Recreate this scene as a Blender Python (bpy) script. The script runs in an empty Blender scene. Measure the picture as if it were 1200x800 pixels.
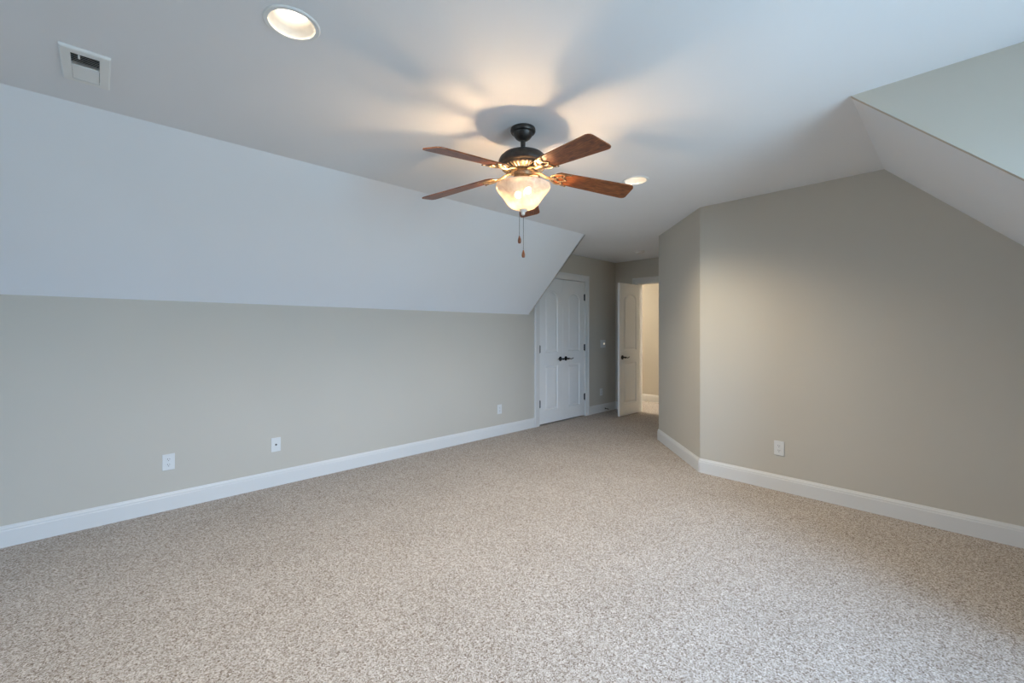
import bpy, bmesh, math, random
from mathutils import Vector, Matrix
random.seed(4)
PI = math.pi
S = bpy.context.scene
COL = S.collection

# ------------------------------------------------------------------ camera, sky, exposure
YAW = 0.8064
cam_data = bpy.data.cameras.new('camera')
cam_data.sensor_width = 36.0
cam_data.lens = 502.37 / 1200 * 36
cam_data.shift_y = -(400 - 388.1) / 1200
cam_data.clip_start = 0.05
cam = bpy.data.objects.new('camera', cam_data)
COL.objects.link(cam)
cam.location = (0, 0, 1.29)
cam.rotation_euler = (PI / 2, 0, YAW - PI / 2)
S.camera = cam

SKY_STRENGTH = 33.0
SKY_COLOR = (0.425, 0.67, 1.0)
GROUND_COLOR = (0.26, 0.37, 0.455)
FAN_BULB = 860.0
CAN_LAMP = 5.4
CAN_BEAM = 126.0
HALL_LAMP = 330.0
S.view_settings.view_transform = 'Standard'
S.view_settings.look = 'None'
S.view_settings.gamma = 1.0
S.view_settings.use_curve_mapping = False
S.view_settings.exposure = 0.0
S.cycles.use_denoising = True
S.cycles.max_bounces = 14
S.cycles.diffuse_bounces = 10
S.cycles.transparent_max_bounces = 12
S.cycles.sample_clamp_indirect = 8.0

world = bpy.data.worlds.new('sky')
S.world = world
world.use_nodes = True
wn = world.node_tree.nodes
wl = world.node_tree.links
w_tc, w_sep, w_ramp = wn.new('ShaderNodeTexCoord'), wn.new('ShaderNodeSeparateXYZ'), wn.new('ShaderNodeValToRGB')
w_map = wn.new('ShaderNodeMapRange')
w_map.inputs['From Min'].default_value, w_map.inputs['From Max'].default_value = -1, 1
wl.new(w_tc.outputs['Generated'], w_sep.inputs['Vector'])
wl.new(w_sep.outputs['Z'], w_map.inputs['Value'])
wl.new(w_map.outputs['Result'], w_ramp.inputs['Fac'])
wl.new(w_ramp.outputs['Color'], wn['Background'].inputs['Color'])
w_el = w_ramp.color_ramp.elements                     # ground below the horizon, overcast blue sky above
w_el[0].position, w_el[0].color = 0.48, (*GROUND_COLOR, 1)
w_el[1].position, w_el[1].color = 0.53, (*SKY_COLOR, 1)
wn['Background'].inputs['Strength'].default_value = SKY_STRENGTH


def portal(name, loc, rot, sx, sy):
    """a sampling guide for the sky light that enters through a window"""
    d = bpy.data.lights.new(name, 'AREA')
    d.shape = 'RECTANGLE'
    d.size, d.size_y = sx, sy
    d.cycles.is_portal = True
    o = bpy.data.objects.new(name, d)
    COL.objects.link(o)
    o.location, o.rotation_euler = loc, rot


# ------------------------------------------------------------------ dimensions of the room (metres)
H, K = 2.427, 1.511                 # flat ceiling, knee wall
YK, YCL = 3.958, 3.958 - 0.916      # left knee wall, left crease
YA, YR = 0.363, 0.363 - 0.916       # right crease, right knee wall
XMIN, XE, XW = -4.2, 3.969, 6.182   # gable wall behind, end wall, doorway wall
XK = 4.112                          # end of the left slope
XC, XD, YD = 2.615, -0.9, -1.5      # dormer cheeks and dormer front
C1, C2 = (3.969, 1.645), (4.805, 2.481)
HX, HY0, HY1 = 7.30, 0.3, 5.7       # hall beyond the doorway
DY0, DY1, DH = 2.935, 3.540, 2.045   # doorway in wall_far
CX0, CX1 = 4.305, 5.335             # closet opening in wall_left
WX0, WX1, WZ0, WZ1 = 0.95, 2.45, 0.55, 2.15   # dormer window
GY0, GY1 = 1.30, 2.10                # unseen gable window behind the camera, added for fill light
portal('fill_window_portal', (XMIN - 0.06, (GY0 + GY1) / 2, (WZ0 + WZ1) / 2), (PI / 2, 0, -PI / 2), GY1 - GY0, WZ1 - WZ0)
portal('window_portal', ((WX0 + WX1) / 2, YD - 0.06, (WZ0 + WZ1) / 2), (PI / 2, 0, 0), WX1 - WX0, WZ1 - WZ0)


# ------------------------------------------------------------------ materials
def mat(name, color, rough=0.5, metal=0.0, spec=0.5):
    m = bpy.data.materials.new(name)
    m.use_nodes = True
    b = m.node_tree.nodes['Principled BSDF']
    b.inputs['Base Color'].default_value = (*color, 1)
    b.inputs['Roughness'].default_value = rough
    b.inputs['Metallic'].default_value = metal
    b.inputs['Specular IOR Level'].default_value = spec
    return m


def nodes(m):
    nt = m.node_tree
    return nt.nodes, nt.links, nt.nodes['Principled BSDF']


def noise_node(N, L, scale, detail=3, coord='Object', stretch=None):
    tc = N.new('ShaderNodeTexCoord')
    n = N.new('ShaderNodeTexNoise')
    n.inputs['Scale'].default_value = scale
    n.inputs['Detail'].default_value = detail
    if stretch:
        mp = N.new('ShaderNodeMapping')
        mp.inputs['Scale'].default_value = stretch
        L.new(tc.outputs[coord], mp.inputs['Vector'])
        L.new(mp.outputs['Vector'], n.inputs['Vector'])
    else:
        L.new(tc.outputs[coord], n.inputs['Vector'])
    return n


def ramp(N, L, fac, stops):
    r = N.new('ShaderNodeValToRGB')
    e = r.color_ramp.elements
    while len(e) < len(stops):
        e.new(0.5)
    for el, (p, c) in zip(e, stops):
        el.position = p
        el.color = (*c, 1)
    L.new(fac, r.inputs['Fac'])
    return r


def bump(N, L, b, height, strength, dist):
    bp = N.new('ShaderNodeBump')
    bp.inputs['Strength'].default_value = strength
    bp.inputs['Distance'].default_value = dist
    L.new(height, bp.inputs['Height'])
    L.new(bp.outputs['Normal'], b.inputs['Normal'])


def paint(name, color, rough, tex=0.12):
    """rolled wall paint: a faint orange peel and a trace of tonal drift"""
    m = mat(name, color, rough, 0, 0.3)
    N, L, b = nodes(m)
    n = noise_node(N, L, 220, 2)
    bump(N, L, b, n.outputs['Fac'], tex, 0.001)
    n2 = noise_node(N, L, 0.9, 2)
    c0 = tuple(x * 0.975 for x in color)
    c1 = tuple(min(1, x * 1.02) for x in color)
    r = ramp(N, L, n2.outputs['Fac'], [(0.3, c0), (0.7, c1)])
    L.new(r.outputs['Color'], b.inputs['Base Color'])
    return m


M = {}
M['wall'] = paint('beige_wall_paint', (0.55, 0.512, 0.445), 0.75)
M['ceiling'] = paint('white_ceiling_paint', (0.78, 0.80, 0.83), 0.85)
M['trim'] = paint('white_gloss_trim_paint', (0.70, 0.695, 0.68), 0.35, 0.03)
M['door'] = paint('white_door_paint', (0.80, 0.80, 0.79), 0.32, 0.03)
M['baffle'] = mat('cream_baffle_enamel', (0.70, 0.66, 0.60), 0.5)
M['plastic'] = mat('white_plastic', (0.70, 0.70, 0.685), 0.35)
M['slot'] = mat('dark_slot', (0.03, 0.03, 0.03), 0.6)
M['screw'] = mat('painted_screw', (0.7, 0.7, 0.68), 0.3, 0.4)
M['ventwhite'] = mat('white_enamel', (0.78, 0.79, 0.78), 0.4)
M['duct'] = mat('dark_duct_metal', (0.05, 0.055, 0.06), 0.6, 0.3)
M['black'] = mat('oil_rubbed_black_metal', (0.012, 0.011, 0.011), 0.35, 0.6)
M['spring'] = mat('door_stop_metal', (0.10, 0.09, 0.08), 0.35, 0.8)
M['rubber'] = mat('white_rubber', (0.6, 0.6, 0.58), 0.7)


def carpet():
    m = mat('beige_frieze_carpet', (0.5, 0.42, 0.37), 1.0, 0, 0.05)
    N, L, b = nodes(m)
    tc = N.new('ShaderNodeTexCoord')
    warp = noise_node(N, L, 90, 2)
    wm = N.new('ShaderNodeMixRGB'); wm.blend_type = 'ADD'; wm.inputs['Fac'].default_value = 0.008
    L.new(tc.outputs['Object'], wm.inputs['Color1']); L.new(warp.outputs['Color'], wm.inputs['Color2'])
    fine = N.new('ShaderNodeTexVoronoi')
    fine.inputs['Scale'].default_value = 225
    L.new(wm.outputs['Color'], fine.inputs['Vector'])
    sp = N.new('ShaderNodeSeparateColor')
    L.new(fine.outputs['Color'], sp.inputs['Color'])
    r1 = ramp(N, L, sp.outputs['Red'], [(0.0, (0.19, 0.145, 0.115)), (0.18, (0.32, 0.27, 0.23)), (0.40, (0.45, 0.405, 0.37)),
                                        (0.72, (0.545, 0.505, 0.47)), (1.0, (0.73, 0.69, 0.655))])
    tuft = noise_node(N, L, 55, 2)
    r2 = ramp(N, L, tuft.outputs['Fac'], [(0.3, (0.86, 0.85, 0.84)), (0.7, (1.0, 1.0, 1.0))])
    big = noise_node(N, L, 2.2, 4)
    r3 = ramp(N, L, big.outputs['Fac'], [(0.32, (0.93, 0.925, 0.92)), (0.66, (1.0, 1.0, 1.0))])
    m1 = N.new('ShaderNodeMixRGB'); m1.blend_type = 'MULTIPLY'; m1.inputs['Fac'].default_value = 1
    m2 = N.new('ShaderNodeMixRGB'); m2.blend_type = 'MULTIPLY'; m2.inputs['Fac'].default_value = 1
    L.new(r1.outputs['Color'], m1.inputs['Color1']); L.new(r2.outputs['Color'], m1.inputs['Color2'])
    L.new(m1.outputs['Color'], m2.inputs['Color1']); L.new(r3.outputs['Color'], m2.inputs['Color2'])
    L.new(m2.outputs['Color'], b.inputs['Base Color'])
    ad = N.new('ShaderNodeMath'); ad.operation = 'ADD'
    L.new(fine.outputs['Distance'], ad.inputs[0]); L.new(tuft.outputs['Fac'], ad.inputs[1])
    bump(N, L, b, ad.outputs[0], 0.30, 0.004)
    return m


M['carpet'] = carpet()


def bronze():
    m = mat('aged_bronze_metal', (0.06, 0.05, 0.043), 0.42, 0.55)
    N, L, b = nodes(m)
    n = noise_node(N, L, 35, 4)
    r = ramp(N, L, n.outputs['Fac'], [(0.3, (0.035, 0.031, 0.029)), (0.62, (0.062, 0.054, 0.048)), (0.8, (0.13, 0.085, 0.055))])
    L.new(r.outputs['Color'], b.inputs['Base Color'])
    return m


def lit_bronze():  # the fan's bronze with the bulbs' warm light put into its colour
    m = mat('bulb_lit_bronze', (0.30, 0.20, 0.11), 0.42, 0.65)
    N, L, b = nodes(m)
    n = noise_node(N, L, 60, 3)
    r = ramp(N, L, n.outputs['Fac'], [(0.3, (0.19, 0.13, 0.072)), (0.7, (0.38, 0.28, 0.175))])
    L.new(r.outputs['Color'], b.inputs['Base Color'])
    return m


def wood():
    m = mat('walnut_blade_veneer', (0.2, 0.08, 0.03), 0.38)
    N, L, b = nodes(m)
    n = noise_node(N, L, 9, 5, 'Object', (1.2, 13, 13))
    n.inputs['Distortion'].default_value = 0.7
    r = ramp(N, L, n.outputs['Fac'], [(0.28, (0.075, 0.018, 0.006)), (0.5, (0.21, 0.062, 0.018)), (0.72, (0.36, 0.125, 0.038))])
    L.new(r.outputs['Color'], b.inputs['Base Color'])
    bump(N, L, b, n.outputs['Fac'], 0.08, 0.001)
    return m


def glow(name, color, strength):
    m = bpy.data.materials.new(name)
    m.use_nodes = True
    N, L = m.node_tree.nodes, m.node_tree.links
    N.remove(N['Principled BSDF'])
    e = N.new('ShaderNodeEmission')
    e.inputs['Color'].default_value = (*color, 1)
    e.inputs['Strength'].default_value = strength
    L.new(e.outputs[0], N['Material Output'].inputs['Surface'])
    return m


def alabaster():
    """frosted, faintly veined glass that passes and scatters the bulbs' light"""
    m = bpy.data.materials.new('frosted_alabaster_glass')
    m.use_nodes = True
    N, L = m.node_tree.nodes, m.node_tree.links
    b = N['Principled BSDF']
    n = noise_node(N, L, 26, 4)
    n.inputs['Distortion'].default_value = 1.2
    r = ramp(N, L, n.outputs['Fac'], [(0.3, (0.70, 0.52, 0.38)), (0.7, (0.90, 0.76, 0.61))])
    L.new(r.outputs['Color'], b.inputs['Base Color'])
    b.inputs['Roughness'].default_value = 0.3
    t = N.new('ShaderNodeBsdfTranslucent')
    L.new(r.outputs['Color'], t.inputs['Color'])
    mx = N.new('ShaderNodeMixShader')
    mx.inputs['Fac'].default_value = 0.024
    L.new(b.outputs[0], mx.inputs[1]); L.new(t.outputs[0], mx.inputs[2])
    c = N.new('ShaderNodeBsdfTransparent')                    # the share of light the frosting lets straight through
    c.inputs['Color'].default_value = (1.0, 0.93, 0.84, 1)
    mx2 = N.new('ShaderNodeMixShader')
    mx2.inputs['Fac'].default_value = 0.07
    L.new(mx.outputs[0], mx2.inputs[1]); L.new(c.outputs[0], mx2.inputs[2])
    L.new(mx2.outputs[0], N['Material Output'].inputs['Surface'])
    return m


def pane_glass():
    m = bpy.data.materials.new('window_glass')
    m.use_nodes = True
    N, L = m.node_tree.nodes, m.node_tree.links
    N.remove(N['Principled BSDF'])
    t = N.new('ShaderNodeBsdfTransparent')
    g = N.new('ShaderNodeBsdfGlossy'); g.inputs['Roughness'].default_value = 0.02
    f = N.new('ShaderNodeFresnel'); f.inputs['IOR'].default_value = 1.45
    mx = N.new('ShaderNodeMixShader')
    L.new(f.outputs[0], mx.inputs['Fac']); L.new(t.outputs[0], mx.inputs[1]); L.new(g.outputs[0], mx.inputs[2])
    L.new(mx.outputs[0], N['Material Output'].inputs['Surface'])
    return m


M['bronze'], M['lit_bronze'], M['wood'] = bronze(), lit_bronze(), wood()
M['alabaster'], M['pane'] = alabaster(), pane_glass()
M['bulb'] = glow('warm_bulb_glow', (1.0, 0.66, 0.36), FAN_BULB)
M['canlamp'] = glow('recessed_lamp_glow', (1.0, 0.86, 0.68), CAN_LAMP)
M['halllamp'] = glow('hall_lamp_glow', (1.0, 0.90, 0.74), HALL_LAMP)
M['toggle'] = glow('lit_switch_toggle', (1.0, 0.86, 0.62), 0.9)


# ------------------------------------------------------------------ mesh helpers
def link(name, bm, mats, parent=None, smooth=None, loc=None):
    """one bmesh -> one object; smooth = crease angle in degrees"""
    bmesh.ops.recalc_face_normals(bm, faces=bm.faces)
    me = bpy.data.meshes.new(name)
    bm.to_mesh(me)
    bm.free()
    o = bpy.data.objects.new(name, me)
    COL.objects.link(o)
    for m in (mats if isinstance(mats, (list, tuple)) else [mats]):
        me.materials.append(m)
    if smooth is not None:
        me.polygons.foreach_set('use_smooth', [True] * len(me.polygons))
        me.set_sharp_from_angle(angle=math.radians(smooth))
    if loc:
        o.location = loc
    if parent:
        o.parent = parent
    return o


def struct(name, bm, m, parent=None, smooth=None):
    o = link(name, bm, m, parent, smooth)
    if not parent:
        o['kind'] = 'structure'
    return o


def empty(name, loc=(0, 0, 0), rz=0.0):
    o = bpy.data.objects.new(name, None)
    o.empty_display_size = 0.1
    COL.objects.link(o)
    o.location = loc
    o.rotation_euler = (0, 0, rz)
    return o


def tag(o, label, cat, group=None):
    o['label'] = label
    o['category'] = cat
    if group:
        o['group'] = group
    return o


def slab(pts, off, holes=()):
    """polygon (3D points, coplanar) with holes, thickened along off"""
    bm = bmesh.new()
    edges = []
    for loop in [pts] + list(holes):
        vs = [bm.verts.new(p) for p in loop]
        edges += [bm.edges.new((vs[i], vs[(i + 1) % len(vs)])) for i in range(len(vs))]
    bmesh.ops.triangle_fill(bm, use_beauty=True, use_dissolve=False, edges=edges)
    r = bmesh.ops.extrude_face_region(bm, geom=list(bm.faces))
    for v in [g for g in r['geom'] if isinstance(g, bmesh.types.BMVert)]:
        v.co += Vector(off)
    return bm


def box(bm, lo, hi, bevel=0.0, mi=0):
    vs = [bm.verts.new((x, y, z)) for x in (lo[0], hi[0]) for y in (lo[1], hi[1]) for z in (lo[2], hi[2])]
    fs = [bm.faces.new([vs[i] for i in f]) for f in ((0, 1, 3, 2), (4, 6, 7, 5), (0, 4, 5, 1), (2, 3, 7, 6), (0, 2, 6, 4), (1, 5, 7, 3))]
    for f in fs:
        f.material_index = mi
    if bevel:
        es = list({e for f in fs for e in f.edges})
        r = bmesh.ops.bevel(bm, geom=es, offset=bevel, segments=2, affect='EDGES', profile=0.5)
        for f in r['faces']:
            f.material_index = mi


def lathe(bm, prof, n=48, c=(0, 0, 0), mi=0, cap=True):
    """prof = [(r, z)...] turned about the vertical through c"""
    rings = []
    for r, z in prof:
        if r < 1e-6:
            rings.append([bm.verts.new((c[0], c[1], c[2] + z))])
        else:
            rings.append([bm.verts.new((c[0] + r * math.cos(2 * PI * i / n), c[1] + r * math.sin(2 * PI * i / n), c[2] + z)) for i in range(n)])
    for a, b in zip(rings, rings[1:]):
        for i in range(n):
            j = (i + 1) % n
            if len(a) == 1 and len(b) == 1:
                continue
            if len(a) == 1:
                f = bm.faces.new((a[0], b[i], b[j]))
            elif len(b) == 1:
                f = bm.faces.new((a[i], b[0], a[j]))
            else:
                f = bm.faces.new((a[i], b[i], b[j], a[j]))
            f.material_index = mi
    if cap:
        for ring in (rings[0], rings[-1]):
            if len(ring) > 2:
                bm.faces.new(ring).material_index = mi


def tube(bm, path, rad, n=10, mi=0, flat=1.0):
    """round (or flattened) tube along a 3D path; rad a number or one per point"""
    P = [Vector(p) for p in path]
    R = rad if isinstance(rad, (list, tuple)) else [rad] * len(P)
    rings = []
    for i, p in enumerate(P):
        t = (P[min(i + 1, len(P) - 1)] - P[max(i - 1, 0)]).normalized()
        up = Vector((0, 0, 1)) if abs(t.z) < 0.93 else Vector((1, 0, 0))
        s = t.cross(up).normalized()
        u = s.cross(t).normalized()
        rings.append([bm.verts.new(p + (s * math.cos(2 * PI * k / n) + u * flat * math.sin(2 * PI * k / n)) * R[i]) for k in range(n)])
    for a, b in zip(rings, rings[1:]):
        for k in range(n):
            bm.faces.new((a[k], b[k], b[(k + 1) % n], a[(k + 1) % n])).material_index = mi
    for r in (rings[0], rings[-1]):
        bm.faces.new(r).material_index = mi


def smooth_path(pts, n=6):
    """Catmull-Rom through pts"""
    P = [Vector(p) for p in pts]
    P = [P[0] * 2 - P[1]] + P + [P[-1] * 2 - P[-2]]
    out = []
    for i in range(1, len(P) - 2):
        for k in range(n):
            t = k / n
            a, b, c, d = P[i - 1:i + 3]
            out.append(0.5 * ((2 * b) + (c - a) * t + (2 * a - 5 * b + 4 * c - d) * t * t + (3 * b - a - 3 * c + d) * t ** 3))
    out.append(P[-2])
    return out


def sweep(path, prof, place, bm=None):
    """mitred moulding: path in 2D, profile (offset to the left of the path, height); place(u, v, h) -> 3D"""
    bm = bm or bmesh.new()
    P = [Vector(p) for p in path]
    nrm = []
    for a, b in zip(P, P[1:]):
        d = (b - a).normalized()
        nrm.append(Vector((-d.y, d.x)))
    rows = []
    for i, p in enumerate(P):
        n0, n1 = nrm[max(i - 1, 0)], nrm[min(i, len(nrm) - 1)]
        m = (n0 + n1).normalized()
        m = m / max(0.3, m.dot(n0))
        rows.append([bm.verts.new(place(p.x + m.x * o, p.y + m.y * o, h)) for o, h in prof])
    for a, b in zip(rows, rows[1:]):
        for k in range(len(prof)):
            l = (k + 1) % len(prof)
            bm.faces.new((a[k], a[l], b[l], b[k]))
    bm.faces.new(rows[0]); bm.faces.new(rows[-1])
    return bm


# ------------------------------------------------------------------ the shell
T = 0.12


def circle(cx, cy, r, z, n=40):
    return [(cx + r * math.cos(2 * PI * i / n), cy + r * math.sin(2 * PI * i / n), z) for i in range(n)]


struct('floor', slab([(XMIN - T, YD - T, 0), (HX + T, YD - T, 0), (HX + T, HY1 + T, 0), (XMIN - T, HY1 + T, 0)], (0, 0, -0.1)), M['carpet'])

CANS = [(0.511, 1.709), (2.909, 1.688)]
VX0, VX1, VY0, VY1 = -0.090, -0.004, 2.478, 2.724
ceil_pts = [(XMIN, YCL), (XK, YCL), (XK, YK), (XW, YK), (XW, C2[1]), C2, C1, (XE, YA), (XC, YA), (XC, YD), (XD, YD), (XD, YA), (XMIN, YA)]
struct('ceiling', slab([(x, y, H) for x, y in ceil_pts], (0, 0, T),
                       [circle(x, y, 0.080, H) for x, y in CANS] + [[(VX0, VY0, H), (VX1, VY0, H), (VX1, VY1, H), (VX0, VY1, H)]]), M['ceiling'])

q = T * 0.7071
struct('ceiling_slope_left', slab([(XMIN, YCL, H), (XK, YCL, H), (XK, YK, K), (XMIN, YK, K)], (0, q, q)), M['ceiling'])
struct('ceiling_slope_right', slab([(XC + 0.031, YA, H), (XE, YA, H), (XE, YR, K), (XC + 0.031, YR, K)], (0, -q, q)), M['ceiling'])
struct('ceiling_slope_behind', slab([(XMIN, YA, H), (XD, YA, H), (XD, YR, K), (XMIN, YR, K)], (0, -q, q)), M['ceiling'])

struct('wall_left', slab([(XMIN, YK, 0), (CX0, YK, 0), (CX0, YK, DH), (CX1, YK, DH), (CX1, YK, 0), (XW, YK, 0), (XW, YK, H), (XK, YK, H), (XK, YK, K), (XMIN, YK, K)], (0, T, 0)), M['wall'])
struct('wall_closet_back', slab([(CX0 - 0.2, YK + 0.7, 0), (CX1 + 0.2, YK + 0.7, 0), (CX1 + 0.2, YK + 0.7, H), (CX0 - 0.2, YK + 0.7, H)], (0, 0.05, 0)), M['wall'])
bm = bmesh.new()
box(bm, (CX0 - 0.25, YK + T, 0), (CX0 - 0.2, YK + 0.75, H)); box(bm, (CX1 + 0.2, YK + T, 0), (CX1 + 0.25, YK + 0.75, H)); box(bm, (CX0 - 0.25, YK + T, H), (CX1 + 0.25, YK + 0.75, H + 0.05))
struct('wall_closet_sides', bm, M['wall'])
struct('wall_slope_end', slab([(XK, YCL, H), (XK, YK, H), (XK, YK, K)], (-0.02, 0, 0)), M['wall'])
struct('wall_right', slab([(XE, C1[1], 0), (XE, C1[1], H), (XE, YA, H), (XE, YR, K), (XE, YR, 0)], (T, 0, 0)), M['wall'])
struct('wall_angled', slab([(*C1, 0), (*C2, 0), (*C2, H), (*C1, H)], (q, -q, 0)), M['wall'])
struct('wall_passage', slab([(*C2, 0), (XW, C2[1], 0), (XW, C2[1], H), (*C2, H)], (0, -T, 0)), M['wall'])
struct('wall_far', slab([(XW, C2[1] - T, 0), (XW, DY0, 0), (XW, DY0, DH), (XW, DY1, DH), (XW, DY1, 0), (XW, YK + T, 0), (XW, YK + T, H), (XW, C2[1] - T, H)], (T, 0, 0)), M['wall'])
struct('wall_behind', slab([(XMIN, YR, 0), (XMIN, YK, 0), (XMIN, YK, K), (XMIN, YCL, H), (XMIN, YA, H), (XMIN, YR, K)], (-T, 0, 0),
                           [[(XMIN, GY0, WZ0), (XMIN, GY1, WZ0), (XMIN, GY1, WZ1), (XMIN, GY0, WZ1)]]), M['wall'])
struct('wall_dormer_right', slab([(XC, YA, H), (XC, YR, K), (XC, YR, 0), (XC, YD, 0), (XC, YD, H)], (0.03, 0, 0)), M['wall'])
struct('wall_dormer_left', slab([(XD, YA, H), (XD, YR, K), (XD, YR, 0), (XD, YD, 0), (XD, YD, H)], (-0.03, 0, 0)), M['wall'])
struct('wall_knee_right', slab([(XC, YR, 0), (XE, YR, 0), (XE, YR, K), (XC, YR, K)], (0, -T, 0)), M['wall'])
struct('wall_knee_behind', slab([(XMIN, YR, 0), (XD, YR, 0), (XD, YR, K), (XMIN, YR, K)], (0, -T, 0)), M['wall'])
struct('wall_dormer_front', slab([(XD, YD, 0), (XC, YD, 0), (XC, YD, H), (XD, YD, H)], (0, -T, 0),
                                 [[(WX0, YD, WZ0), (WX1, YD, WZ0), (WX1, YD, WZ1), (WX0, YD, WZ1)]]), M['wall'])
# hall beyond the doorway
struct('wall_hall_back', slab([(HX, HY0, 0), (HX, HY1, 0), (HX, HY1, H), (HX, HY0, H)], (T, 0, 0)), M['wall'])
struct('wall_hall_left', slab([(XW + T, HY1, 0), (HX, HY1, 0), (HX, HY1, H), (XW + T, HY1, H)], (0, T, 0)), M['wall'])
struct('wall_hall_right', slab([(XW + T, HY0, 0), (HX, HY0, 0), (HX, HY0, H), (XW + T, HY0, H)], (0, -T, 0)), M['wall'])
bm = slab([(XW + T, YK + T, 0), (XW + T, HY1, 0), (XW + T, HY1, H), (XW + T, YK + T, H)], (-0.1, 0, 0))
struct('wall_hall_front_left', bm, M['wall'])
struct('wall_hall_front_right', slab([(XW + T, HY0, 0), (XW + T, C2[1] - T, 0), (XW + T, C2[1] - T, H), (XW + T, HY0, H)], (-0.1, 0, 0)), M['wall'])
struct('ceiling_hall', slab([(XW, HY0, H), (HX, HY0, H), (HX, HY1, H), (XW, HY1, H)], (0, 0, T)), M['ceiling'])

# window in the dormer beside the camera, and one added in the gable behind for fill
def window(name, loc, rz, width, wz):
    win = empty(name, loc, rz)
    win['kind'] = 'structure'
    wx = width / 2
    bm = bmesh.new()
    for lo, hi in (((-wx, -0.11, 0), (-wx + 0.05, -0.02, wz)), ((wx - 0.05, -0.11, 0), (wx, -0.02, wz)), ((-wx + 0.05, -0.11, 0), (wx - 0.05, -0.02, 0.05)),
                   ((-wx + 0.05, -0.11, wz - 0.05), (wx - 0.05, -0.02, wz)), ((-0.035, -0.11, 0.05), (0.035, -0.02, wz - 0.05)),
                   ((-wx + 0.05, -0.10, wz / 2 - 0.02), (-0.035, -0.05, wz / 2 + 0.02)), ((0.035, -0.10, wz / 2 - 0.02), (wx - 0.05, -0.05, wz / 2 + 0.02))):
        box(bm, lo, hi)
    struct('window_frame', bm, M['trim'], win)
    for s in (-1, 1):
        bm = bmesh.new()
        x0, x1 = sorted((s * 0.035, s * (wx - 0.05)))
        box(bm, (x0, -0.078, 0.05), (x1, -0.074, wz - 0.05))
        struct('pane', bm, M['pane'], win)


window('window_1', ((WX0 + WX1) / 2, YD, WZ0), 0, WX1 - WX0, WZ1 - WZ0)
window('fill_window', (XMIN, (GY0 + GY1) / 2, WZ0), -PI / 2, GY1 - GY0, WZ1 - WZ0)  # added out of view to lift the right side of the room
CAS = [(0, 0.0), (0, 0.012), (0.008, 0.015), (0.06, 0.018), (0.072, 0.024), (0.088, 0.024), (0.088, 0.0)]
bm = sweep([(WX0, WZ0), (WX0, WZ1), (WX1, WZ1), (WX1, WZ0)], CAS, lambda u, v, h: (u, YD + h, v))
struct('trim_3', bm, M['trim'])
bm = sweep([(-GY1, WZ0), (-GY1, WZ1), (-GY0, WZ1), (-GY0, WZ0)], CAS, lambda u, v, h: (XMIN + h, -u, v))
struct('trim_4', bm, M['trim'])  # casing of the added gable window

# ------------------------------------------------------------------ baseboards
BASE = [(0.0, 0.0), (0.015, 0.0), (0.015, 0.096), (0.0125, 0.101), (0.0125, 0.110), (0.008, 0.118), (0.005, 0.1265), (0.0, 0.1265)]


def baseboard(name, path):
    struct(name, sweep(path, BASE, lambda u, v, h: (u, v, h)), M['trim'])


CW = 0.094                                                     # casing width
baseboard('baseboard_left', [(CX0 - CW - 0.004, YK), (XMIN, YK)])
baseboard('baseboard_left_far', [(XW, YK), (CX1 + CW + 0.004, YK)])
baseboard('baseboard_far', [(XW, DY1 + CW * 1.9), (XW, YK - 0.015)])
baseboard('baseboard_right', [(XE, YR), C1])
baseboard('baseboard_angled', [C1, C2, (XW, C2[1])])
baseboard('baseboard_hall', [(HX, HY0), (HX, HY1)])

# ------------------------------------------------------------------ door casings and jambs
CASING = [(0, 0.0), (0, 0.011), (0.006, 0.014), (0.058, 0.017), (0.066, 0.022), (0.078, 0.024), (CW - 0.004, 0.022), (CW, 0.018), (CW, 0.0)]


def jamb(bm, w0, w1, top, f):
    """three boards lining an opening; f(u, depth, z) -> 3D"""
    for a, b, z0, z1 in ((w0, w0 + 0.004, 0, top), (w1 - 0.004, w1, 0, top), (w0, w1, top - 0.004, top)):
        p, r = f(a, 0.0, z0), f(b, T, z1)
        box(bm, [min(i, j) for i, j in zip(p, r)], [max(i, j) for i, j in zip(p, r)])


bm = sweep([(CX0, 0), (CX0, DH), (CX1, DH), (CX1, 0)], CASING, lambda u, v, h: (u, YK - h, v))
t1 = struct('trim_1', bm, M['trim'])
bm = bmesh.new(); jamb(bm, CX0, CX1, DH, lambda u, d, z: (u, YK + d, z))
struct('jamb', bm, M['trim'], t1)
bm = sweep([(-DY1, 0), (-DY1, DH), (-DY0, DH), (-DY0, 0)], CASING, lambda u, v, h: (XW - h, -u, v))
t2 = struct('trim_2', bm, M['trim'])
bm = bmesh.new(); jamb(bm, DY0, DY1, DH, lambda u, d, z: (XW + d, u, z))
struct('jamb', bm, M['trim'], t2)


# ------------------------------------------------------------------ doors
def panel_loop(x0, x1, z0, z1, rise, d, n=14):
    """outline of a moulded panel inset by d; an arched head when rise > 0"""
    x0, x1, z0 = x0 + d, x1 - d, z0 + d
    if rise <= 0:
        return [(x0, z0), (x1, z0), (x1, z1 - d), (x0, z1 - d)]
    w = (x1 - x0) / 2 + d
    R = (w * w + rise * rise) / (2 * rise)
    cx, cz = (x0 + x1) / 2, z1 - R
    R -= d
    a = math.asin(min(1, (w - d) / R))
    return [(x0, z0), (x1, z0)] + [(cx + R * math.sin(a - 2 * a * i / n), cz + R * math.cos(a - 2 * a * i / n)) for i in range(n + 1)]


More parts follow.
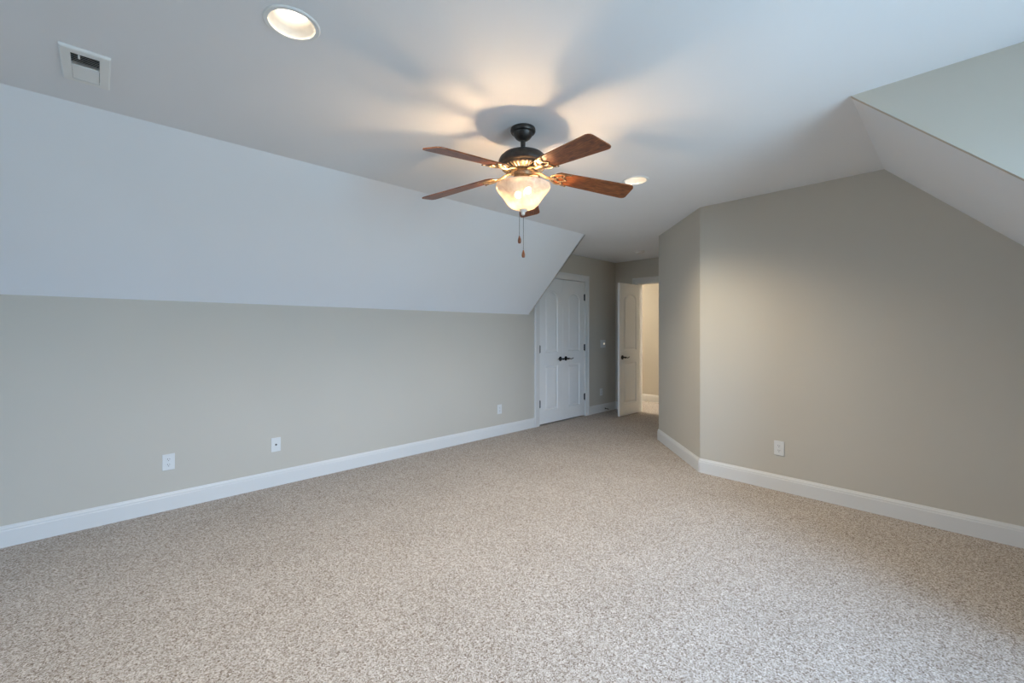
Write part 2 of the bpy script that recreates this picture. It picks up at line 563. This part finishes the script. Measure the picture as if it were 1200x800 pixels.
def door_mesh(w, h, th, panels):
    """door in its own frame: x 0..w from the hinge, face at y = 0 towards -y, other face y = th; both faces moulded"""
    bm = bmesh.new()
    steps = [(0.0, 0.0), (0.005, 0.008), (0.014, 0.012), (0.020, 0.012), (0.045, 0.003)]
    outer = {}
    for side in (0, 1):
        sgn = 1 if side == 0 else -1
        yb = 0 if side == 0 else th
        vs = [bm.verts.new((x, yb, z)) for x, z in ((0, 0), (w, 0), (w, h), (0, h))]
        outer[side] = vs
        edges = [bm.edges.new((vs[i], vs[(i + 1) % 4])) for i in range(4)]
        for p in panels:
            rows = [[bm.verts.new((x, yb + sgn * dep, z)) for x, z in panel_loop(*p, d)] for d, dep in steps]
            n = len(rows[0])
            edges += [bm.edges.new((rows[0][i], rows[0][(i + 1) % n])) for i in range(n)]
            for a, b in zip(rows, rows[1:]):
                for i in range(n):
                    bm.faces.new((a[i], a[(i + 1) % n], b[(i + 1) % n], b[i]))
            bm.faces.new(rows[-1])
        bmesh.ops.triangle_fill(bm, use_beauty=True, use_dissolve=False, edges=edges)
    a, b = outer[0], outer[1]
    for i in range(4):
        j = (i + 1) % 4
        bm.faces.new((a[i], b[i], b[j], a[j]))
    return bm


def lever(parent, x, z, s, y0=0.0, out=-1):
    """round rose, neck and wavy lever; s = +1 / -1 along x, out = -1 stands off towards -y"""
    bm = bmesh.new()
    n = 24
    prof = [(0.0, 0.0), (0.033, 0.0), (0.033, 0.004), (0.028, 0.010), (0.014, 0.013), (0.011, 0.020), (0.011, 0.046), (0.014, 0.050), (0.014, 0.062), (0.0, 0.064)]
    lathe(bm, prof, n)
    bmesh.ops.rotate(bm, verts=bm.verts, cent=(0, 0, 0), matrix=Matrix.Rotation(PI / 2 if out < 0 else -PI / 2, 3, 'X'))
    yy = out * 0.055
    path = smooth_path([(0, yy, 0), (s * 0.025, yy, 0.001), (s * 0.055, yy, -0.006), (s * 0.085, yy, -0.002), (s * 0.112, yy * 0.95, 0.008)], 5)
    tube(bm, path, [0.011 - 0.005 * i / (len(path) - 1) for i in range(len(path))], 10, 0, 0.75)
    o = link('door_handle', bm, M['black'], parent, 40, (x, y0, z))
    o['label'] = 'black lever handle on a round rose'
    return o


def hinge(parent, x, y, z):
    bm = bmesh.new()
    lathe(bm, [(0, -0.053), (0.004, -0.053), (0.0075, -0.048), (0.0075, 0.048), (0.004, 0.053), (0, 0.053)], 14)
    box(bm, (-0.016, 0.002, -0.045), (0.016, 0.006, 0.045))
    o = link('hinge', bm, M['black'], parent, 40, (x, y, z))
    o['label'] = 'black door hinge'


GAP = 0.003
seam = (CX0 + CX1) / 2
LW = seam - CX0 - 0.004 - GAP - 0.0015
LH = DH - 0.004 - 0.004 - 0.018
panels_l = [(0.118, LW - 0.112, 0.175, 0.795, 0), (0.118, LW - 0.112, 0.985, 1.845, 0.085)]
d1 = link('door_1', door_mesh(LW, LH, 0.035, panels_l), M['door'], None, None, (CX0 + 0.004 + GAP, YK + 0.003, 0.016))
panels_r = [(0.112, LW - 0.118, 0.175, 0.795, 0), (0.112, LW - 0.118, 0.985, 1.845, 0.085)]
d2 = link('door_2', door_mesh(LW, LH, 0.035, panels_r), M['door'], None, None, (seam + 0.0015, YK + 0.003, 0.016))
for d in (d1, d2):
    d['kind'] = 'structure'
lever(d1, LW - 0.060, 0.880, -1)
lever(d2, 0.060, 0.880, 1)
for z in (0.28, 1.03, 1.79):
    hinge(d1, 0.004, -0.0085, z)
    hinge(d2, LW - 0.001, -0.0085, z)

# the open door to the hall: hinged on the left jamb, swung into the room
DW = 0.575
pan = [(0.115, DW - 0.115, 0.175, 0.795, 0), (0.115, DW - 0.115, 0.985, 1.845, 0.06)]
d3 = link('door_3', door_mesh(DW, 2.0, 0.035, pan), M['door'], None, None, (XW - 0.014, DY1 - 0.006, 0.018))
d3['kind'] = 'structure'
d3.rotation_euler = (0, 0, PI + math.radians(-1.0))
# local +x runs from hinge towards the camera, local +y faces the room's right (-Y): the seen face is y = th
lever(d3, DW - 0.070, 0.880, -1, 0.035, 1)
for z in (0.25, 1.03, 1.78):
    hinge(d3, -0.004, -0.004, z)


# ------------------------------------------------------------------ wall plates
def plate_mesh(w, h, d=0.006):
    bm = bmesh.new()
    box(bm, (-w / 2, -d, -h / 2), (w / 2, 0, h / 2), 0.0022)
    return bm


def receptacle(parent, z):
    bm = bmesh.new()
    prof = [(0.017 * math.cos(a), 0.0145 * math.sin(a)) for a in [2 * PI * i / 20 for i in range(20)]]
    a = [bm.verts.new((x, -0.005, zz)) for x, zz in prof]
    b = [bm.verts.new((x, -0.0075, zz)) for x, zz in prof]
    for i in range(20):
        j = (i + 1) % 20
        bm.faces.new((a[i], a[j], b[j], b[i]))
    bm.faces.new(b)
    for sx, hh in ((-0.006, 0.0045), (0.006, 0.0036)):
        box(bm, (sx - 0.0012, -0.0082, 0.003 - hh), (sx + 0.0012, -0.0074, 0.003 + hh), 0, 1)
    c = [bm.verts.new((0.0026 * math.cos(t), -0.0079, -0.0085 + 0.0026 * math.sin(t))) for t in [2 * PI * i / 10 for i in range(10)]]
    bm.faces.new(c).material_index = 1
    return link('receptacle', bm, [M['plastic'], M['slot']], parent, None, (0, 0, z))


def screw(parent, x, z):
    bm = bmesh.new()
    lathe(bm, [(0, 0), (0.003, 0.0), (0.0028, 0.001), (0, 0.0014)], 12)
    bmesh.ops.rotate(bm, verts=bm.verts, cent=(0, 0, 0), matrix=Matrix.Rotation(PI / 2, 3, 'X'))
    return link('screw', bm, M['screw'], parent, 40, (x, -0.006, z))


def outlet(x, y, z, rz, label):
    o = link('wall_outlet', plate_mesh(0.072, 0.116), M['plastic'], None, None, (x, y, z))
    o.rotation_euler = (0, 0, rz)
    tag(o, label, 'outlet', 'duplex outlets low on the walls')
    receptacle(o, 0.0195); receptacle(o, -0.0195); screw(o, 0, 0)
    return o


outlet(0.353, YK, 0.346, 0, 'white duplex outlet low on left wall, nearest the camera, left of the jack plate')
outlet(3.578, YK, 0.322, 0, 'white duplex outlet low on left wall just left of the white double closet doors')
outlet(XE, 1.009, 0.344, -PI / 2, 'white duplex outlet alone low on the broad right wall')
outlet(5.765, YK, 0.322, 0, 'white outlet low on narrow wall straight below the light switch plate')

jp = link('jack_plate', plate_mesh(0.072, 0.116), M['plastic'], None, None, (1.057, YK, 0.343))
tag(jp, 'white wall plate with one small centre port on left wall, right of nearest outlet', 'wall plate')
bm = bmesh.new()
lathe(bm, [(0, 0), (0.0075, 0), (0.0075, 0.002), (0.005, 0.003), (0.005, 0.010), (0.002, 0.010), (0.002, 0.006), (0, 0.006)], 16)
bmesh.ops.rotate(bm, verts=bm.verts, cent=(0, 0, 0), matrix=Matrix.Rotation(PI / 2, 3, 'X'))
link('jack', bm, M['spring'], jp, 40, (0, -0.005, 0))
screw(jp, 0, 0.042); screw(jp, 0, -0.042)

sw = link('light_switch', plate_mesh(0.142, 0.122), M['plastic'], None, None, (5.815, YK, 1.09))
tag(sw, 'white light switch plate with glowing toggle between closet doors and open door', 'light switch')
for sx, mm in ((-0.023, M['plastic']), (0.023, M['toggle'])):
    bm = bmesh.new()
    box(bm, (-0.017, -0.009, -0.034), (0.017, -0.005, 0.034), 0.0015)
    r = link('rocker', bm, M['plastic'], sw, None, (sx, 0, 0))
    bm = bmesh.new()
    box(bm, (-0.011, -0.012, -0.012), (0.011, -0.008, 0.016), 0.002)
    t = link('toggle', bm, mm, r, None, (0, 0, 0))
for sx in (-0.023, 0.023):
    screw(sw, sx, 0.048); screw(sw, sx, -0.048)

# spring door stop on the baseboard behind the open door
ds = empty('door_stop', (5.86, YK - 0.015, 0.05))
tag(ds, 'small dark spring door stop on white baseboard beside the open door', 'door stop')
bm = bmesh.new()
lathe(bm, [(0, 0), (0.012, 0), (0.012, 0.004), (0.006, 0.009), (0, 0.009)], 16)
bmesh.ops.rotate(bm, verts=bm.verts, cent=(0, 0, 0), matrix=Matrix.Rotation(PI / 2, 3, 'X'))
link('base', bm, M['spring'], ds, 40)
bm = bmesh.new()
tube(bm, [(0.0065 * math.cos(i * 0.7), -0.006 - i * 0.0007, 0.0065 * math.sin(i * 0.7) - (i / 100) ** 2 * 0.006) for i in range(100)], 0.0017, 6)
link('spring', bm, M['spring'], ds, 40)
bm = bmesh.new()
lathe(bm, [(0, 0), (0.009, 0), (0.009, 0.012), (0.006, 0.015), (0, 0.015)], 16)
bmesh.ops.rotate(bm, verts=bm.verts, cent=(0, 0, 0), matrix=Matrix.Rotation(PI / 2, 3, 'X'))
link('tip', bm, M['rubber'], ds, 40, (0, -0.075, -0.006))


# ------------------------------------------------------------------ recessed ceiling lights
def recessed(x, y, label):
    r = empty('recessed_light', (x, y, H))
    tag(r, label, 'ceiling light', 'recessed lights in the flat ceiling')
    bm = bmesh.new()
    lathe(bm, [(0.078, 0.0), (0.079, -0.004), (0.092, -0.005), (0.096, -0.0015), (0.096, 0.0), (0.078, 0.0)], 56, cap=False)
    link('trim_ring', bm, M['ventwhite'], r, 40)
    bm = bmesh.new()
    lathe(bm, [(0.0785, -0.003), (0.074, 0.010), (0.066, 0.025), (0.054, 0.040), (0.054, 0.058), (0.079, 0.058), (0.0795, 0.0)], 56, cap=False)
    link('baffle', bm, M['baffle'], r, 50)
    bm = bmesh.new()
    lathe(bm, [(0, 0.037), (0.03, 0.039), (0.0505, 0.043), (0.0525, 0.056), (0, 0.056)], 40)
    b = link('lamp', bm, M['canlamp'], r, 40)
    b['label'] = 'glowing white lamp face'
    d = bpy.data.lights.new('lamp_beam', 'SPOT')              # the reflector lamp's own beam
    d.energy, d.color = CAN_BEAM, (1.0, 0.83, 0.58)
    d.spot_size, d.spot_blend, d.shadow_soft_size = math.radians(145), 1.0, 0.045
    lo = bpy.data.objects.new('lamp_beam', d)
    COL.objects.link(lo)
    lo.parent = r
    lo.location = (0, 0, -0.001)


recessed(*CANS[0], 'round recessed ceiling light with glowing lamp near the white air vent')
recessed(*CANS[1], 'small round recessed ceiling light beside the tip of a fan blade')

sd = empty('smoke_detector', (5.51, 3.13, H))
tag(sd, 'small round white smoke detector on ceiling above the closet and hall doors', 'smoke detector')
bm = bmesh.new()
lathe(bm, [(0, 0), (0.066, 0), (0.066, -0.012), (0.062, -0.016), (0, -0.016)], 40)
link('base', bm, M['plastic'], sd, 40)
bm = bmesh.new()
lathe(bm, [(0.056, -0.016), (0.056, -0.022), (0.052, -0.030), (0.030, -0.036), (0, -0.037)], 40)
link('cover', bm, M['plastic'], sd, 40)

# ------------------------------------------------------------------ ceiling air vent
vx, vy = -0.046, 2.600
v = empty('air_vent', (vx, vy, H))
tag(v, 'white rectangular air vent with dark louvres in the flat ceiling', 'vent')
ox, oy = 0.076, 0.156
ix0, ix1, iy0, iy1 = VX0 - vx, VX1 - vx, VY0 - vy, VY1 - vy
bm = bmesh.new()
prof = [(0, 0), (0, -0.009), (0.004, -0.012), (0.010, -0.012)]
loops = [[(-ox, -oy, 0.0), (ox, -oy, 0.0), (ox, oy, 0.0), (-ox, oy, 0.0)]]
for d, z in ((0.0, -0.008), (0.005, -0.012)):
    loops.append([(-ox + d, -oy + d, z), (ox - d, -oy + d, z), (ox - d, oy - d, z), (-ox + d, oy - d, z)])
for z in (-0.012, 0.0):
    loops.append([(ix0, iy0, z), (ix1, iy0, z), (ix1, iy1, z), (ix0, iy1, z)])
rows = [[bm.verts.new(p) for p in l] for l in loops]
for a, b in zip(rows, rows[1:]):
    for i in range(4):
        bm.faces.new((a[i], a[(i + 1) % 4], b[(i + 1) % 4], b[i]))
link('face_plate', bm, M['ventwhite'], v)
bm = bmesh.new()
box(bm, (ix0, iy0, 0.0), (ix0 + 0.001, iy1, 0.10)); box(bm, (ix1 - 0.001, iy0, 0.0), (ix1, iy1, 0.10))
box(bm, (ix0, iy0, 0.0), (ix1, iy0 + 0.001, 0.10)); box(bm, (ix0, iy1 - 0.001, 0.0), (ix1, iy1, 0.10)); box(bm, (ix0, iy0, 0.10), (ix1, iy1, 0.102))
link('duct', bm, M['duct'], v)
mid = -0.012
for lo, hi, tilt in ((iy0 + 0.004, mid - 0.002, 1), (mid + 0.002, iy1 - 0.003, -1)):
    bm = bmesh.new()
    n = 8
    for i in range(n):
        c = lo + (i + 0.5) * (hi - lo) / n
        z0, z1 = -0.011, -0.0045
        dy = 0.0125
        ya, yb = c - tilt * dy * 0.5, c + tilt * dy * 0.5
        vs = [bm.verts.new((x, y, z)) for x in (ix0 + 0.001, ix1 - 0.001) for y, z in ((ya, z0), (ya + 0.0012, z0), (yb + 0.0012, z1), (yb, z1))]
        for f in ((0, 1, 2, 3), (7, 6, 5, 4), (0, 4, 5, 1), (1, 5, 6, 2), (2, 6, 7, 3), (3, 7, 4, 0)):
            bm.faces.new([vs[k] for k in f])
    link('louvre_bank', bm, M['ventwhite'], v)
bm = bmesh.new()
box(bm, (ix0 + 0.022, iy0 + 0.006, -0.018), (ix0 + 0.028, iy0 + 0.030, -0.009), 0.001)
link('damper_lever', bm, M['ventwhite'], v)
bm = bmesh.new()
box(bm, (ix0, mid - 0.001, -0.0118), (ix1, mid + 0.0015, 0.004))
link('divider', bm, M['ventwhite'], v)

# ------------------------------------------------------------------ ceiling fan
FX, FY = 1.712, 1.696
fan = empty('ceiling_fan', (FX, FY, H))
tag(fan, 'five-bladed ceiling fan with walnut blades, dark bronze motor and lit glass bowl', 'ceiling fan')


def fz(z):
    return z - H


bm = bmesh.new()
lathe(bm, [(0, 0), (0.068, 0), (0.070, -0.006), (0.070, -0.018), (0.066, -0.024), (0.056, -0.027), (0.052, -0.038), (0.042, -0.053), (0.030, -0.062), (0.022, -0.065), (0.017, -0.068), (0, -0.068)], 48)
link('canopy', bm, M['bronze'], fan, 35)
bm = bmesh.new()
lathe(bm, [(0.0135, -0.064), (0.0135, fz(2.306)), (0.024, fz(2.301)), (0.028, fz(2.285))], 24)
link('downrod', bm, M['bronze'], fan, 35)
bm = bmesh.new()
lathe(bm, [(0, fz(2.299)), (0.05, fz(2.297)), (0.085, fz(2.290)), (0.112, fz(2.278)), (0.129, fz(2.262)), (0.137, fz(2.246)), (0.1385, fz(2.232)), (0.135, fz(2.222)), (0.128, fz(2.216)),
           (0.120, fz(2.214)), (0, fz(2.214))], 64)
mot = link('motor_housing', bm, M['bronze'], fan, 35)
# ribbed vent ring on the underside
bm = bmesh.new()
lathe(bm, [(0.128, fz(2.217)), (0.124, fz(2.208)), (0.112, fz(2.201)), (0.080, fz(2.192)), (0.070, fz(2.190)), (0.066, fz(2.192)), (0.066, fz(2.213))], 64, cap=False)
for i in range(36):
    a = 2 * PI * i / 36
    ca, sa = math.cos(a), math.sin(a)
    tube(bm, [(r * ca, r * sa, fz(z)) for r, z in ((0.119, 2.2045), (0.111, 2.200), (0.082, 2.1915))], 0.0034, 8, 1)
o = link('vent_ring', bm, [M['bronze'], M['lit_bronze']], mot, 40)  # ribs in the lit tone, grooves left in dark bronze
o['label'] = 'ribbed bronze ring under the motor'
bm = bmesh.new()
lathe(bm, [(0, fz(2.200)), (0.066, fz(2.200)), (0.066, fz(2.182)), (0.054, fz(2.178)), (0.050, fz(2.160)), (0.056, fz(2.152)), (0.060, fz(2.140)), (0.052, fz(2.132)), (0, fz(2.130))], 40)
link('switch_housing', bm, M['lit_bronze'], fan, 35)
# fitter arms that carry the bowl
bm = bmesh.new()
for i in range(3):
    a = 2 * PI * i / 3 + 0.4
    tube(bm, smooth_path([(r * math.cos(a), r * math.sin(a), fz(z)) for r, z in ((0.05, 2.146), (0.09, 2.142), (0.13, 2.128), (0.146, 2.106))], 5), 0.005, 8)
lathe(bm, [(0.0, fz(2.132)), (0.012, fz(2.132)), (0.012, fz(2.03)), (0.006, fz(1.975)), (0.0, fz(1.97))], 16)
link('light_fitter', bm, M['lit_bronze'], fan, 35)

# glass bowl: flared bell open at the top
bm = bmesh.new()
prof = [(0.151, 2.107), (0.1525, 2.102), (0.1525, 2.094), (0.149, 2.084), (0.141, 2.073), (0.130, 2.060), (0.118, 2.046), (0.107, 2.032), (0.096, 2.015), (0.085, 2.000), (0.069, 1.986), (0.048, 1.977), (0.018, 1.972)]
lathe(bm, [(r, fz(z)) for r, z in prof], 64, cap=False)
bowl = link('light_bowl', bm, M['alabaster'], fan, 60)
bowl['label'] = 'glowing frosted glass bowl'
bm = bmesh.new()
lathe(bm, [(0.0, fz(1.978)), (0.019, fz(1.977)), (0.024, fz(1.971)), (0.022, fz(1.965)), (0.013, fz(1.960)), (0.010, fz(1.953)), (0.012, fz(1.948)), (0.007, fz(1.942)), (0, fz(1.940))], 28)
fin = link('finial', bm, M['baffle'], bowl, 40)
fin['label'] = 'pale finial under the bowl'
for k, a in enumerate((math.radians(262), math.radians(82))):
    bm = bmesh.new()
    bmesh.ops.create_icosphere(bm, subdivisions=2, radius=0.018)
    b = link('bulb', bm, M['bulb'], fan, 80, (0.045 * math.cos(a), 0.045 * math.sin(a), fz(2.068)))
    bm = bmesh.new()
    tube(bm, [(0.0, 0, 0.014), (-0.010 * math.cos(a), -0.010 * math.sin(a), 0.050), (-0.030 * math.cos(a), -0.030 * math.sin(a), 0.085)], [0.010, 0.010, 0.006], 14)
    s = link('socket', bm, M['lit_bronze'], b, 40)

# blades and their irons: one of each, then copies
PITCH = math.radians(12)
ZB, DROOP = 2.190, 0.117             # blade plane at the axis, fall per metre outwards


def tilt(x, y, z):
    """blade frame -> fan frame: +y edge lower"""
    return (x, y * math.cos(PITCH) + z * math.sin(PITCH), fz(ZB) - DROOP * x - y * math.sin(PITCH) + z * math.cos(PITCH))


def blade_mesh():
    bm = bmesh.new()
    r0, r1, w0, w1 = 0.180, 0.648, 0.052, 0.071
    lo = [(r0, -0.020), (r0 + 0.008, -w0 + 0.014), (r0 + 0.030, -w0 - 0.001), (r0 + 0.25, -0.063), (r1 - 0.030, -w1), (r1 - 0.016, -w1 + 0.003), (r1 - 0.006, -w1 + 0.010), (r1 - 0.001, -w1 + 0.022)]
    pts = lo + [(x, -y) for x, y in reversed(lo)]
    a = [bm.verts.new(tilt(x, y, 0.003)) for x, y in pts]
    b = [bm.verts.new(tilt(x, y, -0.003)) for x, y in pts]
    n = len(pts)
    for i in range(n):
        bm.faces.new((a[i], a[(i + 1) % n], b[(i + 1) % n], b[i]))
    bm.faces.new(a); bm.faces.new(b)
    return bm


def iron_mesh():
    bm = bmesh.new()
    # arm from the flywheel under the motor down to the blade
    arm = smooth_path([(0.058, 0, fz(2.187)), (0.092, 0, fz(2.184)), (0.116, 0, fz(2.174)), (0.138, 0, fz(2.164)), (0.165, 0, fz(2.161)), (0.200, 0, fz(2.158))], 6)
    tube(bm, arm, [0.015, 0.015] + [0.012] * (len(arm) - 4) + [0.011, 0.008], 10, 0, 0.55)
    # a pair of scrolls and a middle leaf flat under the blade
    for s in (-1, 1):
        sc = [(0.158, s * 0.004), (0.170, s * 0.024), (0.190, s * 0.042), (0.214, s * 0.050), (0.232, s * 0.043), (0.234, s * 0.030), (0.222, s * 0.024), (0.212, s * 0.031)]
        path = smooth_path([tilt(x, y, -0.0075) for x, y in sc], 5)
        tube(bm, path, [0.0075 - 0.0035 * i / (len(path) - 1) for i in range(len(path))], 8, 0, 0.6)
        sc2 = [(0.186, s * 0.004), (0.204, s * 0.018), (0.226, s * 0.016), (0.246, s * 0.004)]
        tube(bm, smooth_path([tilt(x, y, -0.007) for x, y in sc2], 5), 0.0048, 8, 0, 0.6)
        tube(bm, smooth_path([tilt(x, s * y, -0.0075) for x, y in ((0.226, 0.046), (0.244, 0.054), (0.262, 0.055))], 4), [0.005, 0.0048, 0.0045, 0.0042, 0.004, 0.0038, 0.0036, 0.0034, 0.0032], 8, 0, 0.6)
    for x, y in ((0.262, 0.055), (0.262, -0.055), (0.250, 0.0)):
        c = Vector(tilt(x, y, -0.008))
        bmesh.ops.create_icosphere(bm, subdivisions=2, radius=0.0065, matrix=Matrix.Translation(c) @ Matrix.Diagonal((1, 1, 0.6, 1)))
    return bm


blade0 = link('blade', blade_mesh(), M['wood'], fan)
iron0 = link('blade_iron', iron_mesh(), M['lit_bronze'], fan, 45)
iron0['label'] = 'scrolled bronze bracket holding a blade'
for k in range(5):
    b, i = (blade0, iron0) if k == 0 else (blade0.copy(), iron0.copy())
    if k:
        COL.objects.link(b); COL.objects.link(i)
    b.rotation_euler = i.rotation_euler = (0, 0, math.radians(40.3 + 72 * k))


# pull chains with turned wooden fobs
def chain(dx, dy, ztop, zfob):
    bm = bmesh.new()
    n = int((ztop - zfob) / 0.0042)
    for i in range(n):
        bmesh.ops.create_icosphere(bm, subdivisions=1, radius=0.0019, matrix=Matrix.Translation((dx, dy, fz(ztop - i * 0.0042))))
    tube(bm, [(dx, dy, fz(ztop)), (dx, dy, fz(zfob))], 0.0008, 6)
    c = link('pull_chain', bm, M['bronze'], fan, 60)
    bm = bmesh.new()
    lathe(bm, [(0, 0.002), (0.003, 0), (0.0045, -0.006), (0.0085, -0.018), (0.0095, -0.030), (0.0085, -0.038), (0.0055, -0.042), (0, -0.043)], 18, (dx, dy, fz(zfob)))
    f = link('fob', bm, M['wood'], c, 50)
    f['label'] = 'turned wooden pull fob'


ru, rv = math.sin(YAW), -math.cos(YAW)
chain(-0.020 * ru, -0.020 * rv, 1.966, 1.826)
chain(0.002 * ru, 0.002 * rv, 1.942, 1.746)

# ------------------------------------------------------------------ lamp in the hall (its light spills through the doorway)
for hx, hy, label in ((6.60, 1.35, 'small flush dome lamp on hall ceiling, right of the doorway'), (6.72, 5.25, 'small flush dome lamp on hall ceiling behind the open door')):
    hl = empty('hall_ceiling_lamp', (hx, hy, H))
    tag(hl, label, 'ceiling light', 'flush lamps on the hall ceiling')
    bm = bmesh.new()
    lathe(bm, [(0, 0), (0.12, 0), (0.12, -0.02), (0, -0.02)], 32)
    link('base', bm, M['ventwhite'], hl, 40)
    bm = bmesh.new()
    lathe(bm, [(0.11, -0.02), (0.108, -0.05), (0.08, -0.075), (0.04, -0.086), (0, -0.088)], 32)
    link('diffuser', bm, M['halllamp'], hl, 40)
